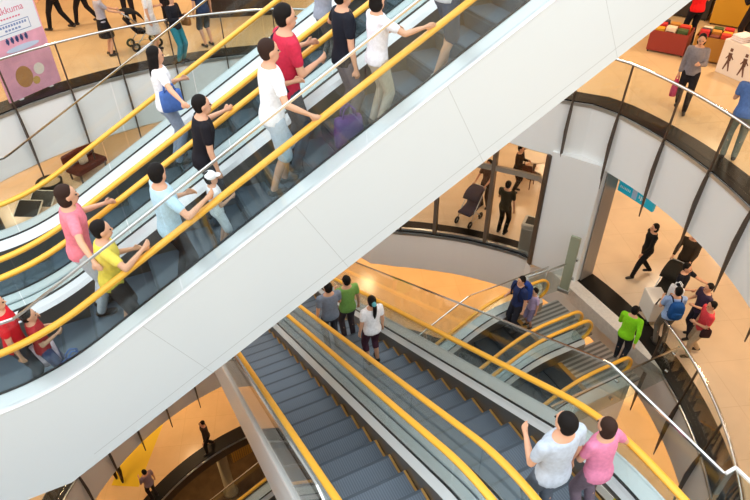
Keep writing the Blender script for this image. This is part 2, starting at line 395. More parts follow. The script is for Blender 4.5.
# warning sticker on the skirt of the descending escalator
def sticker():
    m = MB(); u0 = 8.72
    for k, (a, b, i) in enumerate(((0, .22, 0), (.22, .62, 1))):
        uu = np.linspace(u0+a, u0+b, 4)
        m.rings([[(u, .504, ramp(u, 8.5)+.06), (u, .5125, ramp(u, 8.5)+.06), (u, .5125, ramp(u, 8.5)+.2), (u, .504, ramp(u, 8.5)+.2)] for u in uu], mi=i)
    m.build('warning_sticker', [mat('sticker_white', '#efe6da', .5), mat('sticker_yellow', '#d8cc2e', .5)], LR.root)
sticker()

# ------------------------------------------------------------------ people
def remesh(name, mb, vox, m, parent=None, sm=4, fac=.5):
    me = bpy.data.meshes.new(name); me.from_pydata([tuple(map(float, v)) for v in mb.V], [], mb.F)
    bm = bmesh.new(); bm.from_mesh(me); bmesh.ops.triangulate(bm, faces=[f for f in bm.faces if len(f.verts) > 4]); bm.to_mesh(me); bm.free()
    o = bpy.data.objects.new(name, me); TMP.objects.link(o)
    r = o.modifiers.new('r', 'REMESH'); r.mode = 'VOXEL'; r.voxel_size = vox
    if sm: q = o.modifiers.new('s', 'SMOOTH'); q.factor = fac; q.iterations = sm
    dg = bpy.context.evaluated_depsgraph_get(); dg.update()
    nm = bpy.data.meshes.new_from_object(o.evaluated_get(dg)); bpy.data.objects.remove(o); bpy.data.meshes.remove(me)
    nm.name = name; nm.materials.clear(); nm.materials.append(m); nm.polygons.foreach_set('use_smooth', [True]*len(nm.polygons))
    return link(bpy.data.objects.new(name, nm), parent)
TMP = bpy.data.collections.new('tmp'); SC.collection.children.link(TMP)
ARM = dict(down=(.03, .07, -.53), swingf=(.24, .05, -.46), swingb=(-.2, .08, -.47), rail=(.40, .16, -.20), hold=(.27, -.06, -.22), phone=(.26, -.1, -.02), push=(.42, .02, -.30), reach=(.50, .05, -.12), hip=(.05, .16, -.36), lean=(.34, .12, -.22), pocket=(.06, .06, -.44))
def ik(a, b, l1, l2, pole):
    a = np.array(a, float); b = np.array(b, float); d = b-a; L = np.linalg.norm(d); L2 = min(L, (l1+l2)*.995); d = d/(L+1e-9); b = a+d*L2
    x = (l1*l1-l2*l2+L2*L2)/(2*L2); h = math.sqrt(max(0, l1*l1-x*x)); p = np.array(pole, float); p = p-d*(p@d); p = p/(np.linalg.norm(p)+1e-9)
    return a+d*x+p*h, b
NP = [0]
def person(label, pos, face, H=1.68, top=('tee', '#ffffff'), leg=('trousers', '#333333'), hair='short', hc=None, arms=('down', 'down'), stride=.0, lean=0, turn=0, fem=False, shoe=None, vox=.0125, group=None, child=False, cap=None, skin=None):
    NP[0] += 1
    k = H/1.70; hd = 1.18 if child else 1.0; sw = .165 if fem else .19
    la = R_(lean); hz = .92
    def up(p):
        p = np.array(p, float)
        if p[2] > hz:
            dz = p[2]-hz; x = p[0]; return np.array([x*math.cos(la)+dz*math.sin(la), p[1], hz+dz*math.cos(la)-x*math.sin(la)])
        return p
    def loft(sec, infl=0):
        rings = []
        for z, hw, hdp, xo in sec:
            rings.append([up((xo+(hdp+infl)*math.cos(2*math.pi*j/16), (hw+infl)*math.sin(2*math.pi*j/16), z)) for j in range(16)])
        return rings
    wf = .93 if fem else 1.0
    SEC = [(.80, .12, .085, -.01), (.86, .158, .105, -.01), (.94, .168, .118, -.012), (1.05, .142*wf, .102, 0), (1.18, .15*wf, .108, .005), (1.31, .17*wf, .118, .008), (1.40, .162*wf, .098, 0), (1.455, .11*wf, .078, -.01), (1.49, .06, .06, -.01)]
    b = MB(); b.rings(loft(SEC))
    # legs
    st = stride; feet = [(st*.5, .095), (-st*.5, -.095)]; KN = []
    for (fx, fy), sg in zip(feet, (1, -1)):
        hip = np.array([0, sg*.088, .90]); ank = np.array([fx-.02, fy, .09+(.05 if fx < -.12 else 0)])
        kn, an = ik(hip, ank, .43, .42, (1, sg*.1, 0)); KN.append((hip, kn, an))
        b.cap(hip, .088, kn, .058); b.cap(kn, .056, kn*.6+an*.4-np.array([.015, 0, 0]), .052); b.cap(kn*.6+an*.4-np.array([.012, 0, 0]), .052, an, .036)
        b.cap(an-np.array([.03, 0, .045]), .036, an+np.array([.13, sg*.015, -.055]), .03)
    # arms and hands with fingers
    AR = []
    for sg, nm in zip((1, -1), arms):
        t = ARM[nm] if isinstance(nm, str) else nm
        sh = up((0, sg*sw, 1.40)); ha = sh+np.array([t[0], sg*t[1], t[2]])
        el, wr = ik(sh, ha, .285, .25, (-.6, sg*.35, -.5)); AR.append((sh, el, wr, sg))
        b.cap(up((0, sg*(sw-.05), 1.395)), .058, sh, .052); b.cap(sh, .05, el, .038); b.cap(el, .038, el*.6+wr*.4, .036); b.cap(el*.6+wr*.4, .036, wr, .024)
        d = wr-el; d = d/np.linalg.norm(d); side = np.cross(d, (0, sg, 0)); side = side/(np.linalg.norm(side)+1e-9); nrm = np.cross(d, side); nrm = nrm/np.linalg.norm(nrm)
        pc = wr+d*.05; b.cap(wr, .024, wr+d*.075, .03)
        if nrm[2] > 0: nrm = -nrm
        for q, ln in zip((-.029, -.01, .009, .027), (.062, .074, .07, .055)):
            f0 = wr+d*.07+side*q; f1 = f0+d*ln*.55+nrm*.008; f2 = f1+d*ln*.32+nrm*ln*.42
            b.cap(f0, .0105, f1, .0098, 6); b.cap(f1, .0098, f2, .0085, 6)
        tb = wr+d*.025+side*.022; t1 = tb+side*.034+d*.03+nrm*.008; t2 = t1+d*.03+nrm*.012; b.cap(tb, .013, t1, .011, 6); b.cap(t1, .011, t2, .0095, 6)
    # head
    hc0 = up((.01, 0, 1.60)); ta = R_(turn); RZ = np.array([[math.cos(ta), -math.sin(ta), 0], [math.sin(ta), math.cos(ta), 0], [0, 0, 1]])
    def hp(x, y, z): return hc0+RZ@(np.array([x, y, z])*hd)
    b.cap(up((-.012, 0, 1.44)), .056, hp(-.02, 0, -.05), .05)
    b.ell(hp(-.005, 0, .018), [.094*hd, .075*hd, .104*hd], 14, 0, RZ); b.ell(hp(.03, 0, -.055), [.06*hd, .053*hd, .062*hd], 12, 0, RZ)
    b.cap(hp(.088, 0, .005), .010, hp(.104, 0, -.022), .0145, 8)
    for sg in (1, -1): b.ell(hp(-.005, sg*.077, -.008), [.018, .011, .03], 8, 0, RZ)
    SCL = lambda mb: mb.xf(Matrix.Scale(k, 4))
    body = remesh('person', SCL(b), vox*k, skin or M_skin, None, 3)
    # face
    for sg in (1, -1): SCL(MB().ell(hp(.083, sg*.031, .004), [.011, .014, .008], 8, 0, RZ)).build('eye', M_eye, body, True)
    SCL(MB().ell(hp(.087, 0, -.062), [.008, .022, .007], 8, 0, RZ)).build('mouth', M_lip, body, True)
    # hair
    h = MB(); hm = hc or M_hair
    h.ell(hp(-.024, 0, .040), [.097*hd, .083*hd, .100*hd], 14, 0, RZ); h.ell(hp(-.042, 0, -.005), [.066*hd, .078*hd, .085*hd], 12, 0, RZ)
    if hair == 'long':
        h.cap(hp(-.05, .02, -.02), .07, hp(-.085, .02, -.26), .05); h.cap(hp(-.05, -.02, -.02), .07, hp(-.085, -.02, -.26), .05); h.cap(hp(-.01, .07, .0), .03, hp(-.03, .075, -.17), .025); h.cap(hp(-.01, -.07, .0), .03, hp(-.03, -.075, -.17), .025)
    if hair == 'bob':
        h.ell(hp(-.035, 0, -.035), [.08, .092, .10], 12, 0, RZ)
    if hair == 'pony':
        h.cap(hp(-.10, 0, .03), .035, hp(-.15, 0, -.04), .042); h.cap(hp(-.15, 0, -.04), .042, hp(-.15, .005, -.2), .036); h.cap(hp(-.15, .005, -.2), .036, hp(-.135, 0, -.33), .012)
    HR = remesh('hair', SCL(h), .014*k, hm, body, 3)
    if hair == 'pony': SCL(MB().cap(hp(-.098, 0, .036), .041, hp(-.122, 0, .012), .043)).build('hair_band', mat('teal_band', '#5aa9b5', .7), HR, True)
    if cap:
        c = MB(); c.ell(hp(-.012, 0, .055), [.104*hd, .09*hd, .085*hd], 14, 0, RZ); c.ell(hp(.09, 0, .045), [.07*hd, .07*hd, .012*hd], 12, 0, RZ); remesh('cap', SCL(c), .012*k, cloth(cap), body, 2)
    # top
    kind, hx = top; g = MB()
    sec = [s for s in SEC if s[0] <= 1.46]
    if kind == 'dress': sec = [(.62, .23, .19, 0), (.75, .2, .16, 0)]+sec[1:]
    else: sec = [(.865, .170, .122, -.01)]+sec[2:]
    g.rings(loft(sec, .016))
    for sh, el, wr, sg in AR:
        i0 = up((0, sg*(sw-.06), 1.39)); g.cap(i0, .073, sh, .066)
        if kind in ('tee', 'dress'): g.cap(sh, .066, sh*.42+el*.58, .058)
        elif kind == 'long': g.cap(sh, .066, el, .053); g.cap(el, .053, el*.12+wr*.88, .04)
        else: g.cap(sh, .07, sh*.8+el*.2, .055)
    remesh('shirt' if kind != 'dress' else 'dress', SCL(g), .017*k, cloth(hx), body, 4)
    # legs wear
    lk, lx = leg; g = MB()
    if lk in ('trousers', 'shorts', 'capri'):
        g.rings(loft([s for s in SEC if s[0] < 1.0], .012))
        for hip, kn, an in KN:
            g.cap(hip, .103, kn, .074 if lk != 'shorts' else .088)
            if lk == 'trousers': g.cap(kn, .074, an+np.array([0, 0, -.01]), .056)
            if lk == 'capri': g.cap(kn, .072, kn*.6+an*.4, .068)
        remesh('trousers' if lk == 'trousers' else 'shorts', SCL(g), .017*k, cloth(lx), body, 4)
    elif lk == 'skirt':
        g.rings(loft([(.50, .22, .19, .01), (.56, .22, .19, .01), (.72, .2, .165, 0), (.88, .18, .135, -.01), (.96, .168, .125, -.01), (1.02, .15, .112, 0)], .01)); remesh('skirt', SCL(g), .017*k, cloth(lx), body, 4)
    for (hip, kn, an), sg in zip(KN, (1, -1)):
        f = MB(); f.cap(an-np.array([.035, 0, .045]), .044, an+np.array([.135, sg*.015, -.05]), .037); 
        f.V = [(x, y, max(z, an[2]-.092)) for x, y, z in f.V]; remesh('shoe', SCL(f), .012*k, shoe or M_shoe, body, 2)
    body.location = tuple(pos); body.rotation_euler = (0, 0, R_(face)); tag(body, label, 'person', group); body['k'] = k
    return body, dict(hands=[w*k for _, _, w, _ in AR], sh=[s*k for s, _, _, _ in AR], k=k, up=lambda p: up(p)*k)
def wpt(b, p):
    a = b.rotation_euler[2]; return np.array([b.location[0]+p[0]*math.cos(a)-p[1]*math.sin(a), b.location[1]+p[0]*math.sin(a)+p[1]*math.cos(a), b.location[2]+p[2]])
def floor_head(px, H, zf): P = onz(px[0], px[1], zf+H*.94); return (P[0], P[1], zf)
def floor_feet(px, zf): P = onz(px[0], px[1], zf); return (P[0], P[1], zf)
def ride(esc, px, H, vmax=.3, v=None):
    d = ray(*px); lo, hi = 2., 30.
    if v is None:
        g = lambda t: (lambda q: q[2]-ramp(q[0], esc.L)-.94*H)(esc.local(d*t))
        for _ in range(60):
            m = (lo+hi)/2
            if g(m) > 0: lo = m
            else: hi = m
        u, vv, z = esc.local(d*lo)
        if abs(vv) <= vmax:
            P = esc.world(u, vv); return (P[0], P[1], esc.tread(u)), H
        v = math.copysign(vmax, vv)
    lo, hi = 2., 30.
    s0 = esc.local(d*lo)[1]-v
    for _ in range(60):
        m = (lo+hi)/2
        if (esc.local(d*m)[1]-v)*s0 > 0: lo = m
        else: hi = m
    u, vv, z = esc.local(d*lo); P = esc.world(u, v); tz = esc.tread(u); h2 = (z+esc.loc[2]*0-(tz-esc.loc[2]))/.94
    return (P[0], P[1], tz), min(max(h2, H*.88), H*1.12)

def rider(esc, px, label, face, H=1.65, v=None, **kw):
    p, h = ride(esc, px, H, v=v); kw['arms'] = list(kw.get('arms', ('down', 'down'))); fr = R_(face); fx = np.array([math.cos(fr), math.sin(fr)]); fl = np.array([-fx[1], fx[0]])
    er = R_(esc.rz); ev = np.array([-math.sin(er), math.cos(er)]); u, vv, _ = esc.local(np.array(p)); k = h/1.70; la = R_(kw.get('lean', 0)); sw = .165 if kw.get('fem') else .19
    for i, sg in ((0, 1), (1, -1)):
        if kw['arms'][i] not in ('rail', 'reach'): continue
        rv = math.copysign(esc.w, ev@fl*sg); best = None
        sh = np.array([.48*math.sin(la), sg*sw, .92+.48*math.cos(la)])*k
        for du in (.42, .34, .26, .18, .1):
            q = esc.world(u+du*(fx@np.array([math.cos(er), math.sin(er)])), rv, 1.03); d = q-np.array(p)
            t = (np.array([d[:2]@fx, d[:2]@fl, d[2]])-sh)/k; n = np.linalg.norm(t)
            if best is None or abs(n-.5) < abs(best[0]-.5): best = (n, t)
        t = best[1]; t = t*(1-.05/max(best[0], .2)); kw['arms'][i] = (t[0], sg*t[1], t[2])
    return person(label, p, face, h, **kw)
UPF = 0
# near rising escalator
rider(UN, (-4, 306), 'person in red top at the foot of the crowded escalator', UPF, 1.62, top=('tee', '#d0202c'), leg=('trousers', '#39404a'), hair='bob', fem=True, arms=('hold', 'down'))
rider(UN, (28, 316), 'small dark-haired child holding a blue bag at the escalator foot', UPF, 1.18, top=('tee', '#b5363a'), leg=('shorts', '#44507a'), child=True, arms=('hold', 'hold'))
B_pink = rider(UN, (60, 197), 'woman in a pink top with hand on the yellow handrail', UPF, 1.62, top=('tee', '#ee8493'), leg=('trousers', '#c9ccd2'), hair='bob', hc=M_hairb, fem=True, arms=('rail', 'rail'), lean=5)
rider(UN, (94, 232), 'person in a yellow shirt reaching to the near yellow handrail', UPF, 1.66, top=('tee', '#e6d155'), leg=('shorts', '#3a3436'), hair='short', fem=True, arms=('hold', 'rail'), lean=6)
rider(UN, (157, 174), 'man in a light blue shirt and black trousers on crowded escalator', 10, 1.66, top=('tee', '#b5d5e8'), leg=('trousers', '#1d1a22'), arms=('hold', 'rail'), turn=35)
rider(UN, (194, 112), 'person in black shirt stretching an arm to the middle handrail', UPF, 1.6, top=('tee', '#1c1a20'), leg=('trousers', '#3b4048'), fem=True, arms=('reach', 'down'), lean=8)
rider(UN, (211, 180), 'child in a white cap and white shirt beside near handrail', UPF, 1.12, top=('tee', '#eceef2'), leg=('shorts', '#e2e4ea'), child=True, arms=('down', 'hold'), cap='#f2f2f5')
B_man = rider(UN, (266, 60), 'man in plain white t-shirt and pale shorts, back to us', UPF, 1.74, top=('tee', '#edf0f6'), leg=('shorts', '#bccbd8'), hc=M_hairb, arms=('hold', 'rail'), lean=3, stride=.2)
B_red = rider(UN, (280, 18), 'man in a crimson shirt with a dark strap across his back', UPF, 1.72, top=('tee', '#c8304a'), leg=('trousers', '#3d4654'), arms=('reach', 'hold'), lean=4)
rider(UN, (342, -4), 'person in a black top and grey trousers ahead of crimson shirt', UPF, 1.66, top=('tee', '#1c1e28'), leg=('trousers', '#6b6670'), fem=True, arms=('rail', 'down'))
rider(UN, (377, 2), 'person in a white top and beige trousers with dark hair', UPF, 1.68, top=('tee', '#eae6ee'), leg=('trousers', '#c3b2a0'), hair='bob', fem=True, arms=('hold', 'rail'), turn=20)
rider(UN, (450, -66), 'bare-legged rider highest in view on the crowded escalator', UPF, 1.66, top=('tee', '#c8ccd4'), leg=('shorts', '#4a5568'), fem=True, arms=('down', 'rail'), stride=.22, shoe=M_wshoe)
# far escalator
B_wom = rider(UF, (157, 64), 'woman with long black hair and white blouse on far escalator', UPF, 1.6, top=('tee', '#f0f0f4'), leg=('trousers', '#8e99ad'), hair='long', fem=True, arms=('hold', 'rail'))
rider(UF, (322, -14), 'rider in grey on the far escalator behind the crimson shirt', UPF, 1.66, top=('tee', '#9aa0b0'), leg=('trousers', '#6a5f5a'), arms=('down', 'rail'))
# descending escalator (riders walk away from us, +Y)
DN = 90
rider(LR, (328, 288), 'person in a grey-blue shirt going down beside the man in green', DN, 1.66, v=-.29, top=('tee', '#7d8798'), leg=('trousers', '#4b4a52'), arms=('down', 'hold'))
rider(LR, (346, 281), 'man in a green shirt standing on the descending escalator', DN, 1.70, v=.17, top=('tee', '#7dab58'), leg=('trousers', '#54484c'), arms=('hold', 'down'), turn=15)
rider(LR, (371.5, 303), 'girl with a black ponytail, white blouse and dark plaid shorts', DN, 1.56, top=('tee', '#f4f2f4'), leg=('capri', '#4a2c3a'), hair='pony', fem=True, arms=('down', 'down'), shoe=M_shoe)
rider(LR, (566, 424), 'person in a pale blue-grey shirt at top of descending escalator', DN, 1.66, v=-.27, top=('tee', '#b9c4d2'), leg=('trousers', '#5d6470'), arms=('hold', 'down'))
rider(LR, (612, 432), 'person in a pink shirt gripping the right yellow handrail', DN, 1.64, v=.2, top=('tee', '#dd86a8'), leg=('trousers', '#7a6a78'), hair='bob', hc=M_hairb, fem=True, arms=('hold', 'rail'), lean=6)
# lower escalator
B_bp = rider(EF, (521.6, 281), 'rider with a blue backpack stepping onto the lower escalator', 180, 1.66, top=('tee', '#27345e'), leg=('trousers', '#2b2c36'), arms=('down', 'hold'))
rider(EF, (535, 292), 'small child in lilac standing beside the blue backpack rider', 180, 1.2, top=('tee', '#c3aed2'), leg=('shorts', '#8f86a8'), child=True, arms=('down', 'down'))
person('person in a bright green jacket arriving on the lower landing', floor_head((634, 312), 1.66, F2+.005), 20, 1.66, top=('long', '#86d321'), leg=('trousers', '#2a2c34'), arms=('hold', 'swingb'), stride=.3, lean=5)
# lower beige floor at right
person('walker all in black striding alone across the golden floor', floor_head((655, 228), 1.66, F2), 158, 1.66, top=('long', '#1a1818'), leg=('trousers', '#191719'), arms=('swingf', 'swingb'), stride=.55, hair='bob', fem=True)
B_p3 = person('dark-dressed person pushing a stroller behind the group', floor_head((695, 235), 1.68, F2), 200, 1.68, top=('long', '#3a3026'), leg=('trousers', '#2b241f'), arms=('push', 'push'), stride=.3)
B_blk = person('man in a black shirt with a white shoulder bag, arm out', floor_head((687, 268), 1.70, F2), -75, 1.70, top=('tee', '#161722'), leg=('trousers', '#22222a'), arms=('reach', 'hold'))
B_lb = person('man in a light blue shirt with a blue backpack, grey trousers', floor_head((678, 293), 1.68, F2), 60, 1.72, top=('tee', '#9db6e2'), leg=('trousers', '#6a6259'), arms=('hold', 'hold'))
person('person in dark purple shirt and trousers facing the black-shirted man', floor_head((709, 288), 1.64, F2), 160, 1.64, top=('tee', '#3b2f47'), leg=('trousers', '#262430'), arms=('hold', 'hold'), stride=.15)
B_rs = person('man in a coral red shirt and khaki trousers near the railing', floor_head((712, 306), 1.62, F2), 150, 1.62, top=('tee', '#e0474f'), leg=('trousers', '#bda588'), arms=('hold', 'down'), stride=.28)
# behind the tall glass screen
person('man in dark clothes standing alone behind the tall glass screen', floor_head((508.5, 185), 1.72, F2), 25, 1.72, top=('tee', '#2e2b1c'), leg=('trousers', '#1f1b16'), arms=('hold', 'down'))
_w = floor_feet((484, 207), F2); _t = floor_feet((465, 224), F2)
B_p2 = person('person with a stroller behind the glass, in brown patterned top', _w, math.degrees(math.atan2(_t[1]-_w[1], _t[0]-_w[0])), 1.62, top=('tee', '#6a5040'), leg=('trousers', '#3c2f2a'), hair='bob', fem=True, arms=('push', 'push'))
person('dark figure by the round white table behind glass', floor_head((521, 149), 1.6, F2), -60, 1.6, top=('long', '#33251c'), leg=('trousers', '#2a2019'), arms=('hold', 'hold'))
# upper right shop floor
person('man in a scarlet shirt browsing the upper right shop', (14.28, 10.7, F3), 60, 1.72, top=('tee', '#e01f22'), leg=('trousers', '#1b1b22'), arms=('hold', 'hold'))
B_gs = person('shopper in grey with pink bag walking by upper right railing', floor_head((702, 40), 1.62, F3), 215, 1.62, top=('long', '#8d8588'), leg=('trousers', '#241f22'), hair='bob', fem=True, arms=('hold', 'down'), stride=.3)
person('man in blue shirt and grey trousers leaning on upper railing', floor_feet((727, 158), F3+.008), 35, 1.72, top=('tee', '#5c7cb8'), leg=('trousers', '#737a70'), arms=('hold', 'hold'), lean=4)
person('dark-clothed shopper beside the scarlet shirt at the shop', (15.35, 9.9, F3), 80, 1.7, top=('long', '#211d22'), leg=('trousers', '#2a2426'), arms=('hold', 'hold'))
# upper left floor
person('person in black striding past the pink display board', floor_feet((62, 30), F3), 150, 1.68, top=('tee', '#26202a'), leg=('trousers', '#161418'), arms=('swingf', 'swingb'), stride=.6)
person('dark walker with wide stride farther behind the display board', floor_feet((88, 24), F3), 160, 1.66, top=('tee', '#4b3a38'), leg=('trousers', '#1d181a'), arms=('swingb', 'swingf'), stride=.6)
B_p1 = person('person in a grey t-shirt and black skirt pushing the stroller', floor_feet((112, 55), F3), 10, 1.62, top=('tee', '#a9a4ad'), leg=('skirt', '#1b191d'), fem=True, arms=('push', 'push'), hair='bob')
person('woman in white top and pale skirt beside the upper stroller', floor_feet((158, 51), F3), -20, 1.62, top=('tee', '#e9e9ea'), leg=('skirt', '#d9dadb'), hair='long', fem=True, arms=('hold', 'down'))
B_teal = person('person in black top and teal trousers at the upper left railing', floor_feet((183, 62), F3+.008), -50, 1.64, top=('long', '#1d1d24'), leg=('trousers', '#2f7f8e'), fem=True, hair='long', arms=('hold', 'hold'))
person('man in dark grey shorts with bare calves at the upper floor', floor_feet((209, 46), F3), 110, 1.72, top=('tee', '#2f3d5c'), leg=('shorts', '#4c4c4a'), arms=('down', 'down'))
person('dark figure standing behind the woman in the white top', floor_feet((132, 22), F3), -100, 1.66, top=('long', '#2b2738'), leg=('trousers', '#221d22'), arms=('hold', 'hold'))
person('person in navy and black behind the teal trousers', floor_feet((170, 24), F3), -80, 1.68, top=('long', '#232842'), leg=('trousers', '#1b191f'), arms=('hold', 'hold'))
# bottom level glimpsed under the white cladding
person('dark blurry figure at the dark rim of lowest orange floor', floor_feet((210, 449), F0), 200, 1.68, top=('long', '#3c3028'), leg=('trousers', '#241d1a'), arms=('swingf', 'swingb'), stride=.4, vox=.018)
person('person in mauve top beside rim of the lowest orange floor', floor_feet((155, 497), F0), 120, 1.68, top=('tee', '#9c8590'), leg=('trousers', '#352c2c'), arms=('hold', 'down'), vox=.018)
person('person in olive clothes near the yellow strip, lowest orange floor', floor_feet((120, 480), F0), 90, 1.64, top=('tee', '#8a7a2c'), leg=('trousers', '#3b3018'), arms=('hold', 'hold'), stride=.3, vox=.018)
bpy.data.collections.remove(TMP)
for o in bpy.data.objects:
    if 'k' in o: del o['k']

# ------------------------------------------------------------------ bags and strollers
def bag(name, label, w, d, h, hexc, loc, rz=0, handles=True, tilt=0, cat='bag', hm=None):
    o = thing(name, label, cat, loc, rz); m = MB(); n = 10
    def ring(z, sx, sy): return [(sx*w/2*math.copysign(abs(math.cos(t))**.5, math.cos(t)), sy*d/2*math.copysign(abs(math.sin(t))**.5, math.sin(t)), z) for t in [2*math.pi*i/20 for i in range(20)]]
    m.rings([ring(0, .85, .8), ring(.03*h, .97, .95), ring(.45*h, 1, 1), ring(.85*h, .97, .8), ring(h, .9, .55)]); m.build('bag_body', cloth(hexc), o, True)
    if handles:
        for s in (1, -1):
            MB().tube([(-w*.25, s*d*.2, h*.95), (-w*.2, s*d*.2, h*1.25), (0, s*d*.15, h*1.42), (w*.2, s*d*.2, h*1.25), (w*.25, s*d*.2, h*.95)], .01, 6).build('handle', hm or cloth(hexc), o, True)
    return o
def backpack(label, b, info, hexc):
    k = info['k']; p = wpt(b, np.array([-.20, 0, 1.02])*k); o = thing('backpack', label, 'backpack', tuple(p), math.degrees(b.rotation_euler[2]))
    m = MB(); m.rings([[(.10*s*math.copysign(abs(math.cos(t))**.6, math.cos(t)), .155*s*math.copysign(abs(math.sin(t))**.6, math.sin(t)), z) for t in [2*math.pi*i/18 for i in range(18)]] for z, s in ((0, .8), (.04, .97), (.2, 1.02), (.34, .95), (.41, .7), (.43, .35))]); pb_ = m.build('pack_body', cloth(hexc), o, True)
    MB().rings([[(-.085+.05*s*math.cos(t), .11*s*math.sin(t), z) for t in [2*math.pi*i/14 for i in range(14)]] for z, s in ((.03, .8), (.08, 1), (.18, 1), (.22, .7))]).build('front_pocket', cloth(hexc), pb_, True)
    for s in (1, -1): MB().tube([(.09, s*.1, .05), (.3, s*.15, .10), (.335, s*.12, .28), (.27, s*.1, .42), (.16, s*.1, .46), (.07, s*.08, .38)], .017, 6).build('strap', cloth('#1c2440'), o, True)
    return o
def at_hand(bi, i, dz=-.45): return tuple(wpt(bi[0], bi[1]['hands'][i])+np.array([0, 0, dz]))
backpack('blue backpack on the man in the light blue shirt', *B_lb, '#1d4f8f')
backpack('blue backpack on rider of the lower escalator', *B_bp, '#23408c')
k = B_wom[1]['k']; bag('shoulder_bag', 'blue and white shoulder bag of the woman with long hair', .28, .14, .26, '#4d6fb5', tuple(wpt(B_wom[0], np.array([.05, -.24, .92])*k)), 0)
bag('shoulder_bag', 'white cloth bag hanging on the black-shirted man', .34, .13, .36, '#e9ebf0', tuple(wpt(B_blk[0], np.array([.05, -.27, .86]))), -75)
bag('handbag', 'brown handbag carried by the person in teal trousers', .26, .13, .2, '#9a6a3c', tuple(wpt(B_teal[0], np.array([.12, .27, .86]))), -50)
bag('waist_bag', 'dark bag at the waist of the coral-shirted man', .22, .1, .2, '#3a2426', tuple(wpt(B_rs[0], np.array([.02, .23, .82]))), 150)
def cross_strap(bi):
    up = bi[1]['up']; pts = [(.10, .12, 1.44), (0, .13, 1.475), (-.10, .10, 1.40), (-.135, .02, 1.25), (-.13, -.08, 1.08), (-.06, -.19, .95)]
    o = MB().tube([up(p) for p in pts], .02, 6).build('strap', cloth('#2c2230'), None, True)
    b = bi[0]; o.parent = b
cross_strap(B_red)
c = ride(UN, (44, 318), 1.15)[0]; bag('bag', 'blue bag by the child at the crowded escalator foot', .3, .16, .28, '#3f6cb6', (c[0]+.12, c[1]-.12, c[2]), 20)
c = ride(UN, (8, 305), 1.6, v=-.3)[0]; bag('bag', 'pale pink shopping bag beside person in red top', .26, .14, .3, '#f1d2da', (c[0]+.1, c[1], c[2]+.35), 10)
c = ride(UN, (345, 40), 1.3, v=-.2)[0]; bag('shopping_bag', 'purple shopping bag near the feet of the white top rider', .34, .18, .36, '#6d4a8c', (c[0], c[1], c[2]), 0)
def stroller(label, loc, rz, hexc, group=None):
    o = thing('stroller', label, 'stroller', loc, rz)
    for x in (.32, -.28):
        for y in (.22, -.22):
            m = MB(); n = 20; rings = []
            for v, r in ((-.02, .06), (-.025, .10), (0, .115), (.025, .10), (.02, .06), (0, .055)): rings.append([(x+r*math.cos(2*math.pi*i/n), y+v, .12+r*math.sin(2*math.pi*i/n)) for i in range(n)])
            rings.append(rings[0]); m.rings(rings, True, False).build('wheel', M_black, o, True)
    f = MB()
    for y in (.22, -.22):
        f.tube([(.32, y, .12), (.1, y, .45), (-.25, y, .85), (-.42, y, 1.02)], .014, 8); f.tube([(-.28, y, .12), (.1, y, .5)], .014, 8); f.tube([(-.28, y, .12), (.32, y, .12)], .01, 6)
    f.tube([(-.42, .22, 1.02), (-.42, -.22, 1.02)], .018, 8); f.tube([(-.28, .22, .12), (-.28, -.22, .12)], .012, 6); f.build('frame', M_steel, o, True)
    s = MB(); s.rings([[(x, y, z) for y in (-.2, -.1, .1, .2)]+[(x+dx, y, z-.06) for y in (.2, -.2)] for x, z, dx in ((.34, .46, 0), (.12, .44, 0), (-.12, .5, -.05), (-.3, .82, -.05))]); s.build('seat', cloth(hexc), o, True)
    h = MB(); rr = []
    for a in (0, 30, 60, 90, 115): 
        rr.append([(-.26+.36*math.cos(R_(a))*1.0*math.sin(R_(e)) if False else -.26+.34*math.cos(R_(a)), .23*math.cos(R_(e)), .70+(.30*math.sin(R_(a))+.06)*(.75+.25*math.sin(R_(e)))) for e in range(0, 181, 20)])
    V = [p for r in rr for p in r]; F = []
    for i in range(4):
        for j in range(9): F.append((i*10+j, i*10+j+1, i*10+11+j, i*10+10+j))
    hd = mesh('hood', V, F, cloth(hexc), o, True); sm = hd.modifiers.new('t', 'SOLIDIFY'); sm.thickness = .015
    return o
def pushed(b, label, hx):
    a = b.rotation_euler[2]; stroller(label, (b.location[0]+.88*math.cos(a), b.location[1]+.88*math.sin(a), b.location[2]), math.degrees(a), hx)
pushed(B_p1[0], 'black stroller on the upper floor beside the grey t-shirt woman', '#17171c')
pushed(B_p2[0], 'stroller with patterned seat behind the tall glass screen', '#4a4250')
pushed(B_p3[0], 'dark stroller behind the man in the black shirt', '#2a2620')

# ------------------------------------------------------------------ glass screen, column, shop front on the right
A_ = np.array([9.33, 9.62]); Bc = np.array([9.89, 8.52]); Cc = np.array([10.5, 8.6]); Dc = np.array([10.25, 9.95])
structure(MB().prism([tuple(A_), tuple(Bc), tuple(Cc), tuple(Dc)], F2, F3-1.3).build('wall_right', M_white))
structure(MB().prism([tuple(Bc+np.array([.16, .0])), tuple(Bc+np.array([.15, -.03])), tuple(Cc+np.array([.02, -.04])), tuple(Cc+np.array([.03, .0]))], F2+.007, F3-1.3).build('trim_5', mat('jamb_grey', '#a39c94', .4, .3)))
w = bpy.data.objects.new('window_1', None); link(w); w['kind'] = 'structure'
mt = [15.0, 25.4, 36.5, 44.5, 51]
rg = lambda t: interp(R2T, t)+.06
for t in mt[1:]:
    a = R_(t); er = np.array([math.cos(a), math.sin(a)]); et = np.array([-er[1], er[0]]); c = np.array(pol(rg(t), t))
    if t != 44.5: MB().prism([tuple(c+er*i+et*j) for i, j in ((-.05, -.05), (.08, -.05), (.08, .05), (-.05, .05))], F2, F3-1.42).build('window_mullion', mat('mullion_metal', '#75685c', .4, .5), w)
    else: MB().prism([tuple(c+er*i+et*j) for i, j in ((-.03, -.03), (.05, -.03), (.05, .03), (-.03, .03))], F2, F2+1.1).build('window_mullion', M_bronze, w)
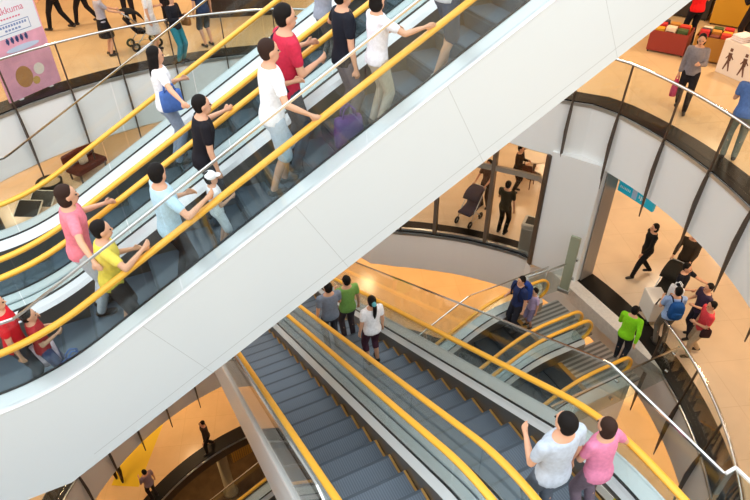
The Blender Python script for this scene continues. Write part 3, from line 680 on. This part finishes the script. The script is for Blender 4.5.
MB().prism([tuple(A_+np.array(q)) for q in ((-.07, -.01), (0, -.02), (.02, .10), (-.06, .10))], F2, F3-1.42).build('window_mullion', M_bronze, w)
for z0, z1 in ((2.36, 2.5), (0.006, .07)):
    sector(MB(), lambda t: rg(t)-.03, lambda t: rg(t)+.05, F2+z0, F2+z1, np.linspace(15.2, 52, 24)).build('window_frame', M_steel, w)
for a, b in zip(mt[:-1], mt[1:]): sector(MB(), lambda t: rg(t)+.0, lambda t: rg(t)+.012, F2+.07, F3-1.45, np.linspace(a+.3, b-.3, 8)).build('window_pane', M_wglass, w)
# shop opening: header, sign, frame
hd = MB(); a = R_(4)
sector(hd, 8.62, 8.72, F3-1.95, F3-1.42, np.linspace(5.6, -40, 20)); structure(hd.build('trim_6', mat('header_brown', '#8a7560', .5, .2)))
sg = thing('shop_sign', 'cyan lit sign strip with white lettering over the shop opening', 'sign', (0, 0, 0))
SGT = np.linspace(5.1, -1.9, 10)
M_cyan = mat('sign_cyan', '#109ab0', .4); bs = M_cyan.node_tree.nodes['Principled BSDF']; bs.inputs['Emission Color'].default_value = lin('#10a6be'); bs.inputs['Emission Strength'].default_value = .35
spn = sector(MB(), 8.54, 8.615, F3-2.13, F3-1.83, SGT).build('sign_panel', M_cyan, sg)
m = MB()
def mark(t, z0, z1, wd): sector(MB(), 8.53, 8.539, F3+z0, F3+z1, [t, t-wd]).build('sign_character', mat('sign_white', '#e6f6f8', .5), spn)
for i in range(9):
    mark(4.7-.3*i, -2.01, -1.95, .17) if i < 7 else None
for i in range(4): mark(1.0-.36*i, -2.04 if i % 2 else -2.01, -1.93, .2)
m = MB(); sector(m, 8.528, 8.539, F3-2.10, F3-1.86, [2.3, 1.4]); m.build('sign_symbol', mat('symbol_blue', '#b9d4f2', .5), spn)

# grey bin behind the glass
P = onz(525, 252, F2); o = thing('litter_bin', 'square grey litter bin behind the glass beside white wall', 'bin', (P[0]+.18, P[1]+.10, F2+.007), 38)
MB().rbox((-.24, -.24, 0), (.24, .24, .78), .03).build('bin_body', mat('bin_grey', '#a8a8a2', .4, .3), o)
btp = MB().rbox((-.25, -.25, .78), (.25, .25, .92), .03).build('bin_top', mat('bin_light', '#c2c2bc', .4, .2), o)
MB().box((-.17, -.17, .915), (.17, .17, .925)).build('bin_mouth', M_black, btp)
# round table and chairs behind the glass
P = onz(536, 156, F2+.74); o = thing('round_table', 'round table with white top behind the glass screen', 'table', (P[0], P[1], F2))
MB().lathe([(.46, .72), (.47, .73), (.47, .75), (.46, .76)], 28).build('table_top', mat('table_white', '#e9dcc8', .35), o); MB().lathe([(.05, .03), (.04, .1), (.04, .7), (.1, .72)], 14).build('pedestal', M_bronze, o); MB().lathe([(.28, 0), (.28, .02), (.05, .05)], 20).build('base', M_bronze, o)
def chair(label, loc, rz, hexc='#5a2f22'):
    o = thing('chair', label, 'chair', loc, rz); wd = mat('chair_'+hexc[1:], hexc, .5)
    MB().rbox((-.21, -.21, .43), (.21, .21, .47), .02).build('seat', wd, o)
    rr = [[(-.2-.05*math.sin(R_(a))*0-.03*(z-.5), y, z) for z, y, in ()] for a in ()]
    MB().rings([[(-.19-.1*(z-.5)+q, y*(1-.1*(z > .8)), z) for q, y in ((0, -.2), (.02, -.2), (.035-.03, 0), (.02, .2), (0, .2), (-.015, 0))] for z in (.55, .7, .86)]).build('backrest', wd, o)
    for x in (-.18, .18):
        for y in (-.18, .18): MB().tube([(x*1.05, y*1.05, 0), (x, y, .44)], [.013, .018], 8).build('leg', wd, o)
    for y in (-.17, .17): MB().tube([(-.18, y, .45), (-.215, y, .86)], .014, 8).build('back_post', wd, o)
    return o
cx, cy = P[0], P[1]
chair('dark wooden chair on the near side of the round white table', (cx-.55, cy-.35, F2), 32)
chair('dark wooden chair at the right end of the round white table', (cx+.25, cy-.7, F2), 110)
chair('dark wooden chair tucked behind the round white table', (cx+.35, cy+.65, F2), -118)
# white trolley near the group
P = onz(648, 322, F2); o = thing('trolley', 'white panelled trolley with dark handle by the light blue shirted man', 'trolley', (P[0]+.15, P[1]+.1, F2+.007), 65)
MB().rbox((-.3, -.2, .14), (.3, .2, .72), .015).build('trolley_body', mat('trolley_white', '#e3ddd4', .5), o)
for x in (-.2, 0, .2):
    for z in (.28, .45, .6): MB().box((x-.02, -.206, z-.015), (x+.02, -.199, z+.015)).build('dot_marking', mat('dark_dots', '#5a5550', .6), o)
MB().tube([(-.28, -.15, .7), (-.36, -.15, .95), (-.36, .15, .95), (-.28, .15, .7)], .018, 8).build('handle', M_black, o, True)
for x in (-.22, .22):
    for y in (-.16, .16):
        m = MB(); m.rings([[(x+.065*math.cos(2*math.pi*i/16), y+v, .07+.065*math.sin(2*math.pi*i/16)) for i in range(16)] for v in (-.02, .02)]); m.build('wheel', M_black, o)

# ------------------------------------------------------------------ posts and guards on the lower landing
P = onz(563, 293, F2); o = thing('glass_post', 'tall green-edged glass post standing beside lower landing', 'post', (P[0]+.05, P[1]+.05, F2), -62)
MB().rbox((-.12, -.035, 0), (.12, .035, 1.75), .008).build('post_panel', mat('green_glass_slab', '#9aa28c', .3, 0, .6), o)
MB().rbox((-.16, -.07, 0), (.16, .07, .10), .01).build('base_shoe', M_steel, o)
for z in (.5, 1.1): MB().lathe([(.03, z-.03), (.03, z+.03)], 12, (.145, 0)).build('clamp', M_chrome, o)
gp = np.array([P[0], P[1]])
o = thing('guard_rail', 'short steel and glass guard rail joining the green-edged glass post', 'railing', (0, 0, 0))
q0 = np.array([8.15, 8.42]); q1 = gp+np.array([-.1, .05])
MB().tube([(*q0, F2+.95), (*q1, F2+.95)], .025, 8).build('handrail', M_steel, o, True)
for f in (0, .5): q = q0*(1-f)+q1*f; MB().tube([(*q, F2), (*q, F2+.95)], .022, 8).build('post', M_steel, o, True)
d = (q1-q0)/np.linalg.norm(q1-q0); nn = np.array([-d[1], d[0]])*.006
MB().prism([tuple(q0+d*.05+nn), tuple(q1-d*.05+nn), tuple(q1-d*.05-nn), tuple(q0+d*.05-nn)], F2+.1, F2+.85).build('glass_panel', M_gglass, o)
o = thing('glass_guard', 'flat glass guard beside the lower escalator with slim steel top edge', 'railing', (0, 0, 0))
for x0, x1 in ((6.2, 7.9), (7.92, 9.55)): MB().box((x0, 5.14, F2-.05), (x1, 5.152, F2+.98)).build('glass_panel', M_gglass, o)
MB().box((6.2, 5.13, F2+.975), (9.57, 5.162, F2+1.0)).build('top_edge', M_chrome, o)
for x in (7.91, 9.50): 
    for z in (.25, .8): MB().tube([(x, 5.11, F2+z), (x, 5.18, F2+z)], .035, 12).build('clamp', M_chrome, o)
# glass corner box at the end of the descending escalator guard
P = np.array([3.95, 1.29]); o = thing('glass_corner', 'glass guard corner with bright top edge at lower right', 'railing', (0, 0, 0))
zt = LR.loc[2]+8.5*T+1.36
m = MB(); c0 = (3.97, 1.22)
Q = [(3.96, 1.32), (4.08, 1.32), (4.08, -.1)]
for a, b in zip(Q[:-1], Q[1:]):
    a = np.array(a); b = np.array(b); d = (b-a)/np.linalg.norm(b-a); n = np.array([-d[1], d[0]])*.006
    MB().prism([tuple(a+n), tuple(b+n), tuple(b-n), tuple(a-n)], zt-1.3, zt).build('glass_panel', M_gglass, o)
    n = n*2; MB().prism([tuple(a+n), tuple(b+n), tuple(b-n), tuple(a-n)], zt, zt+.025).build('top_edge', M_bright, o)

# ------------------------------------------------------------------ pink display board, upper left
pa = onz(15, 106, F3+.01)[:2]; pb = onz(66, 83, F3+.01)[:2]; dv = (pb-pa); wd = np.linalg.norm(dv); rz = math.degrees(math.atan2(dv[1], dv[0])); mid = (pa+pb)/2+np.array([-dv[1], dv[0]])/wd*.16
o = thing('display_board', 'tall pink printed display board standing behind upper left railing', 'display board', (mid[0], mid[1], F3+.008), rz)
h2 = wd/2; BH = 2.1
M_pk = mat('board_pink', '#e9a9bd', .5, 0, .4, .12, 3); M_pw = mat('board_white', '#eceef4', .5)
MB().rbox((-h2, -.02, .03), (h2, .02, BH), .006).build('board', M_pk, o)
hdp_ = MB().box((-h2, -.026, 1.33), (h2*.95, -.0205, BH-.01)).build('header_panel', M_pw, o)
m = MB(); m.rings([[(h2*.1+.6*h2*math.cos(t), y, 1.06+.06*math.sin(t)) for t in [2*math.pi*i/20 for i in range(20)]] for y in (-.026, -.0205)]); ccl = m.build('caption_cloud', mat('cloud_blue', '#c9d6ec', .5), o)
def text(s, size, x, z, mt_, nm, rot=0):
    cu = bpy.data.curves.new(nm, 'FONT'); cu.body = s; cu.size = size; cu.align_x = 'CENTER'; cu.extrude = .001; cu.materials.append(mt_)
    q = bpy.data.objects.new(nm, cu); COL.objects.link(q); me = bpy.data.meshes.new_from_object(q.evaluated_get(bpy.context.evaluated_depsgraph_get())); bpy.data.objects.remove(q); bpy.data.curves.remove(cu)
    t = bpy.data.objects.new(nm, me); t.location = (x, -.0285, z); t.rotation_euler = (R_(90), 0, 0); link(t, hdp_); return t
M_tp = mat('print_rose', '#d9708c', .6); M_tb = mat('print_blue', '#7f93bf', .6); M_td = mat('print_navy', '#3f4f80', .6)
text('Rilakkuma', .2, -.02, 1.80, M_tp, 'lettering')
for i in range(8): MB().box((-.28+.07*i, -.0285, 1.69), (-.235+.07*i, -.0262, 1.72)).build('small_character', M_tp, hdp_)
m = MB(); m.box((-.42, -.0285, 1.40), (.42, -.0262, 1.62)); m.build('caption_frame', M_tb, o)
cpn = MB().box((-.405, -.0292, 1.415), (.405, -.0286, 1.605)).build('caption_panel', M_pw, o)
for i in range(11): MB().box((-.36+.066*i, -.0305, 1.53), (-.315+.066*i, -.0293, 1.58)).build('caption_character', M_tb, cpn)
for i in range(5): MB().box((-.2+.08*i, -.0305, 1.45), (-.145+.08*i, -.0293, 1.49)).build('caption_character', M_tb, cpn)
for i in range(5):
    m = MB(); m.box((-.27+.115*i, -.030, 1.22), (-.20+.115*i, -.0262, 1.30)); m.box((-.25+.115*i, -.030, 1.19), (-.215+.115*i, -.0262, 1.33)); m.build('bold_character', M_td, ccl)
m = MB()   # plain rounded shapes printed low on the board
def disc(x, z, r, y=-.024, sx=1): return [[(x+sx*r*math.cos(2*math.pi*i/24), yy, z+r*math.sin(2*math.pi*i/24)) for i in range(24)] for yy in (y, y+.004)]
MB().rings(disc(-.15, .45, .24, -.0248, .85)).build('printed_shape', mat('print_tan', '#b98552', .6), o)
MB().rings(disc(.25, .50, .13, -.0248)).build('printed_shape', mat('print_cream', '#efe3d6', .6), o)
MB().rings(disc(.1, .28, .09, -.0252)).build('printed_shape', mat('print_gold', '#c9a45c', .6), o)
MB().box((-.45, -.03, 0), (-.35, .25, .03)).build('foot', M_white, o); MB().box((.35, -.03, 0), (.45, .25, .03)).build('foot', M_white, o)
# dark booth / cabinet at the back of the upper left floor
P = onz(238, 17, F3); o = thing('display_cabinet', 'dark brown display cabinet at the back of upper left floor', 'cabinet', (P[0]+.1, P[1]+.3, F3), -18)
MB().rbox((-1.1, -.3, 0), (1.1, .3, 1.1), .02).build('body', mat('cabinet_brown', '#3a2a20', .5), o)
for x in (-.55, .55): MB().rbox((x-.5, -.33, .08), (x+.5, -.305, 1.0), .01).build('door', mat('cabinet_dark', '#281c16', .4), o)
MB().rbox((-1.14, -.34, 1.1), (1.14, .34, 1.15), .01).build('cabinet_top', mat('cabinet_tan', '#6c4c30', .4), o)

# ------------------------------------------------------------------ lower floor seen at left (behind the far escalator)
def sign_stand(label, px, rz):
    P = onz(px[0], px[1], F2); o = thing('floor_sign', label, 'sign', (P[0], P[1], F2), rz)
    f = MB(); rr = .36
    MB().rbox((-.3, -.36, .10), (.3, .36, .13), .01).xf(Matrix.Rotation(R_(-25), 4, 'Y')).build('screen', M_black, o)
    m = MB()
    for a, b in (((-.32, -.38, .095), (.32, -.355, .135)), ((-.32, .355, .095), (.32, .38, .135)), ((-.32, -.38, .095), (-.295, .38, .135)), ((.295, -.38, .095), (.32, .38, .135))): m.box(a, b)
    m.xf(Matrix.Rotation(R_(-25), 4, 'Y')).build('frame', mat('sign_frame', '#e2e2de', .5), o)
    MB().box((.05, -.2, 0), (.25, .2, .16)).build('foot', M_black, o)
sign_stand('low black panel with white frame, nearest the left picture edge', (30, 211), 60)
sign_stand('low black panel with white frame, closer to red-brown bench', (44, 201), 60)
P = onz(52, 189, F2); o = thing('planter', 'round black planter bowl on the wooden floor at left', 'planter', (P[0], P[1], F2))
MB().lathe([(.28, 0), (.36, .1), (.4, .3), (.38, .32), (.34, .25), (.1, .24)], 24).build('bowl', M_black, o, True); MB().lathe([(.33, .26), (.2, .28), (.02, .285)], 20).build('soil', mat('pale_soil', '#b9a88e', .9), o)
P = onz(90, 174, F2); o = thing('bench', 'red-brown upholstered bench on the wooden floor at left', 'bench', (P[0], P[1], F2), 35)
MB().rbox((-.6, -.32, .28), (.6, .32, .46), .05).build('seat', cloth('#5c3028'), o); MB().rbox((-.6, .24, .46), (.6, .36, .85), .04).build('backrest', cloth('#5c3028'), o)
for x in (-.5, .5):
    for y in (-.25, .25): MB().tube([(x, y, 0), (x, y, .29)], .03, 8).build('leg', M_bronze, o)
bag('bag', 'pale bag resting on the red-brown bench', .3, .16, .28, '#d8d2cc', (P[0]-.05, P[1]-.03, F2+.46), 35)
P = onz(-2, 232, F2); o = thing('litter_bin', 'black round litter bin at the left picture edge', 'bin', (P[0], P[1], F2)); MB().lathe([(.2, 0), (.22, .05), (.22, .62)], 20).build('bin_body', M_black, o); MB().lathe([(.23, .62), (.23, .66), (.15, .7), (.1, .68)], 20).build('lid', M_steel, o)

# ------------------------------------------------------------------ merchandise, upper right shop
def crate(label, loc, rz, w, d, h, hexc):
    o = thing('display_bin', label, 'display bin', loc, rz); t = .02; m = MB(); mm = mat('bin_'+hexc[1:], hexc, .6)
    for a, b in (((-w/2, -d/2, .05), (w/2, -d/2+t, h)), ((-w/2, d/2-t, .05), (w/2, d/2, h)), ((-w/2, -d/2+t, .05), (-w/2+t, d/2-t, h)), ((w/2-t, -d/2+t, .05), (w/2, d/2-t, h)), ((-w/2+t, -d/2+t, .05), (w/2-t, d/2-t, .08))): m.box(a, b)
    m.build('bin_walls', mm, o)
    for x in (-w/2+.04, w/2-.04):
        for y in (-d/2+.04, d/2-.04): MB().lathe([(.02, 0), (.02, .05)], 8, (x, y)).build('foot', M_black, o)
    return o
PK = ['#d33a2c', '#e0a52a', '#c3272f', '#3d3a48', '#e6d3bb', '#7a3b2c', '#c98a35', '#43582f']
def packs(loc, rz, w, d, h, names, n, seed):
    rnd = random.Random(seed); a = R_(rz)
    where = names
    for i in range(n):
        gx = i % 3; gy = (i//3) % 3; x = (gx-1)*w*.3; y = (gy-1)*d*.3; hx = PK[(i*3+seed) % len(PK)]
        nm = {'#d33a2c': 'red', '#e0a52a': 'amber', '#c3272f': 'crimson', '#3d3a48': 'slate', '#e6d3bb': 'cream', '#7a3b2c': 'brown', '#c98a35': 'ochre', '#43582f': 'green'}[hx]
        hh = .22+rnd.random()*.2
        X = loc[0]+x*math.cos(a)-y*math.sin(a); Y = loc[1]+x*math.sin(a)+y*math.cos(a)
        row = ('front', 'middle', 'back')[gy]; cl = ('left', 'centre', 'right')[gx]
        o = thing('package', f'{nm} boxed package, {row} row {cl} {where}', 'package', (X, Y, loc[2]+.082), rz+rnd.uniform(-8, 8), 'packages '+where)
        bx_ = MB().rbox((-w*.13, -d*.12, 0), (w*.13, d*.12, h*.72+hh*.5), .01).build('box', mat('pack_'+hx[1:], hx, .5), o)
        MB().box((-w*.10, -d*.12-.004, h*.4), (w*.10, -d*.12+.0, h*.6+hh*.4)).build('front_label', mat('pack_'+PK[(i+4) % 8][1:], PK[(i+4) % 8], .5), bx_)
P = onz(667, 50, F3); crate('low red display bin of packages nearest the white cladding edge', (P[0], P[1], F3), -60, .9, .7, .55, '#8e2f24'); packs((P[0], P[1], F3), -60, .9, .7, .55, 'in the red bin by white cladding', 9, 1)
P = onz(686, 53, F3); crate('amber display bin of packages between grey shopper and white sale table', (P[0]+.22, P[1]-.5, F3), -60, .8, .7, .6, '#a8762a'); packs((P[0]+.22, P[1]-.5, F3), -60, .8, .7, .6, 'in the amber bin by grey shopper', 9, 2)
P = onz(690, 18, F3); crate('tall dark display bin standing farther back than the scarlet-shirted man', (P[0]+.2, P[1]+.3, F3), -60, 1.2, .8, .9, '#2b2420'); packs((P[0]+.2, P[1]+.3, F3), -60, 1.2, .8, .9, 'in the dark bin behind scarlet shirt', 9, 3)
P = onz(742, 30, F3); crate('yellow display bin at the top right of the upper shop', (P[0]+.4, P[1]+.3, F3), -60, 1.6, 1.0, .8, '#b98a1c'); packs((P[0]+.4, P[1]+.3, F3), -60, 1.6, 1.0, .8, 'in the yellow bin at top right', 9, 5)
# white printed sale table
pa = onz(717, 72, F3); pb = onz(752, 87, F3); dv = (pb-pa)[:2]; rz = math.degrees(math.atan2(dv[1], dv[0]))
o = thing('sale_table', 'white sale table with brown walking figures printed on front', 'table', ((pa[0]+pb[0])/2+.35, (pa[1]+pb[1])/2-.15, F3), rz)
tbx = MB().rbox((-.7, -.35, 0), (.7, .35, .78), .01).build('table_box', mat('sale_white', '#e6ddd6', .5), o)
for x in (-.45, -.05, .36):
    m = MB()
    for a, b, r0, r1 in (((x, .50), (x+.01, .36), .05, .04), ((x, .37), (x-.07, .12), .026, .015), ((x, .37), (x+.07, .12), .026, .015), ((x, .5), (x+.1, .40), .016, .012), ((x, .5), (x-.08, .38), .016, .012), ((x, .575), (x, .615), .034, .034)):
        d = np.array(b)-np.array(a); d = d/(np.linalg.norm(d)+1e-9); n = np.array([-d[1], d[0]]); a = np.array(a)-d*r0*.5; b = np.array(b)+d*r1*.5
        q = [a+n*r0, b+n*r1, b-n*r1, a-n*r0]; m.add([(p[0], yy, p[1]) for yy in (-.357, -.3505) for p in q], [(0, 1, 2, 3), (7, 6, 5, 4), (0, 4, 5, 1), (1, 5, 6, 2), (2, 6, 7, 3), (3, 7, 4, 0)])
    m.build('printed_figure', mat('print_brown', '#6b4a3c', .6), tbx)
TL = np.array([(pa[0]+pb[0])/2+.35, (pa[1]+pb[1])/2-.15]); a = R_(rz)
for i, (x, y, hx, nm) in enumerate(((-.45, -.1, '#e9e2e4', 'white folded garment at the left end'), (-.05, .05, '#7a2330', 'maroon folded garment in the middle'), (.4, -.08, '#c32a36', 'red folded garment at the right end'))):
    o = thing('folded_garment', nm+' of the white sale table', 'garment', (TL[0]+x*math.cos(a)-y*math.sin(a), TL[1]+x*math.sin(a)+y*math.cos(a), F3+.782), rz+6*i-5, 'garments on the white sale table')
    for q in range(3): MB().rbox((-.17+.01*q, -.2, .045*q), (.17-.012*q, .2, .045*q+.042), .018).build('fold', cloth(hx), o, True)
bag('shopping_bag', 'pink shopping bag carried by the grey shopper upstairs', .28, .14, .3, '#c23a6a', at_hand(B_gs, 1, -.50), 215)

# ------------------------------------------------------------------ bottom of the atrium
P = onz(231, 492, FB); o = thing('round_column', 'grey round column rising from the dark bottom level', 'column', (P[0], P[1], FB))
MB().lathe([(.32, 0), (.32, .15), (.22, .2), (.22, 3.3), (.26, 3.35), (.26, 3.45), (.2, 3.5)], 24).build('shaft', mat('column_grey', '#a8987e', .5), o, True)
P = onz(246, 452, FB); o = thing('slatted_counter', 'golden slatted counter on the dark bottom level', 'counter', (P[0]+.4, P[1]+.4, FB), 10)
MB().rbox((-1.2, -.5, 0), (1.2, .5, 1.1), .02).build('counter_body', mat('counter_gold', '#8a6426', .4), o)
m = MB()
for i in range(24): m.box((-1.18+.1*i, -.53, .05), (-1.12+.1*i, -.5, 1.08))
m.build('slat_front', mat('slat_gold', '#b98a3c', .4), o); MB().rbox((-1.25, -.56, 1.1), (1.25, .56, 1.15), .01).build('counter_top', mat('counter_cream', '#d8bd8a', .3), o)
P = onz(148, 452, F0); o = structure(MB().box((-2.6, -.5, 0), (1.2, .5, .008)).build('trim_7', mat('yellow_floor_inlay', '#d9bd1c', .5))); o.location = (P[0]+.3, P[1]+1.2, F0); o.rotation_euler = (0, 0, R_(60))

# ------------------------------------------------------------------ light: daylight from the glazed atrium roof, warm shop downlights
wd = bpy.data.worlds.new('daylight'); SC.world = wd; wd.use_nodes = True; nt = wd.node_tree; bg = nt.nodes['Background']
bg.inputs['Color'].default_value = (.92, .97, 1, 1); bg.inputs['Strength'].default_value = 2.3
LK = .45
def lamp(name, kind, loc, energy, color, size=1, rot=(0, 0, 0), spread=180):
    l = bpy.data.lights.new(name, kind); l.energy = energy; l.color = color
    if kind == 'AREA': l.shape = 'DISK'; l.size = size; l.spread = R_(spread)
    o = bpy.data.objects.new(name, l); o.location = loc; o.rotation_euler = rot; COL.objects.link(o); return o
for z, e, soff, sel in ((F3, 160, F4-1.45, (9.6, 13, 17)), (F2, 122, F3-1.6, (9.6, 13, 17)), (F1, 165, F2-1.6, (9.4, 13, 17)), (F0, 125, F1-1.75, (9.4, 13, 17)), (FB, 90, F0-1.75, (8.6,))):
    for r in sel:
        for t in range(-45, 150, 26 if r > 10 else 30):
            lamp('downlight', 'AREA', (*pol(r, t), soff), LK*e*(1.3 if r > 10 else .8), {F3: (1, .80, .55), F2: (1, .80, .56)}.get(z, (1, .70, .38)), .6)
SC.view_settings.view_transform = 'Standard'; SC.view_settings.look = 'None'; SC.view_settings.gamma = 1; SC.view_settings.use_curve_mapping = False
SC.view_settings.exposure = 0
SC.cycles.max_bounces = 14; SC.cycles.diffuse_bounces = 8; SC.cycles.glossy_bounces = 6; SC.cycles.transmission_bounces = 4; SC.cycles.transparent_max_bounces = 24; SC.cycles.caustics_reflective = False; SC.cycles.caustics_refractive = False
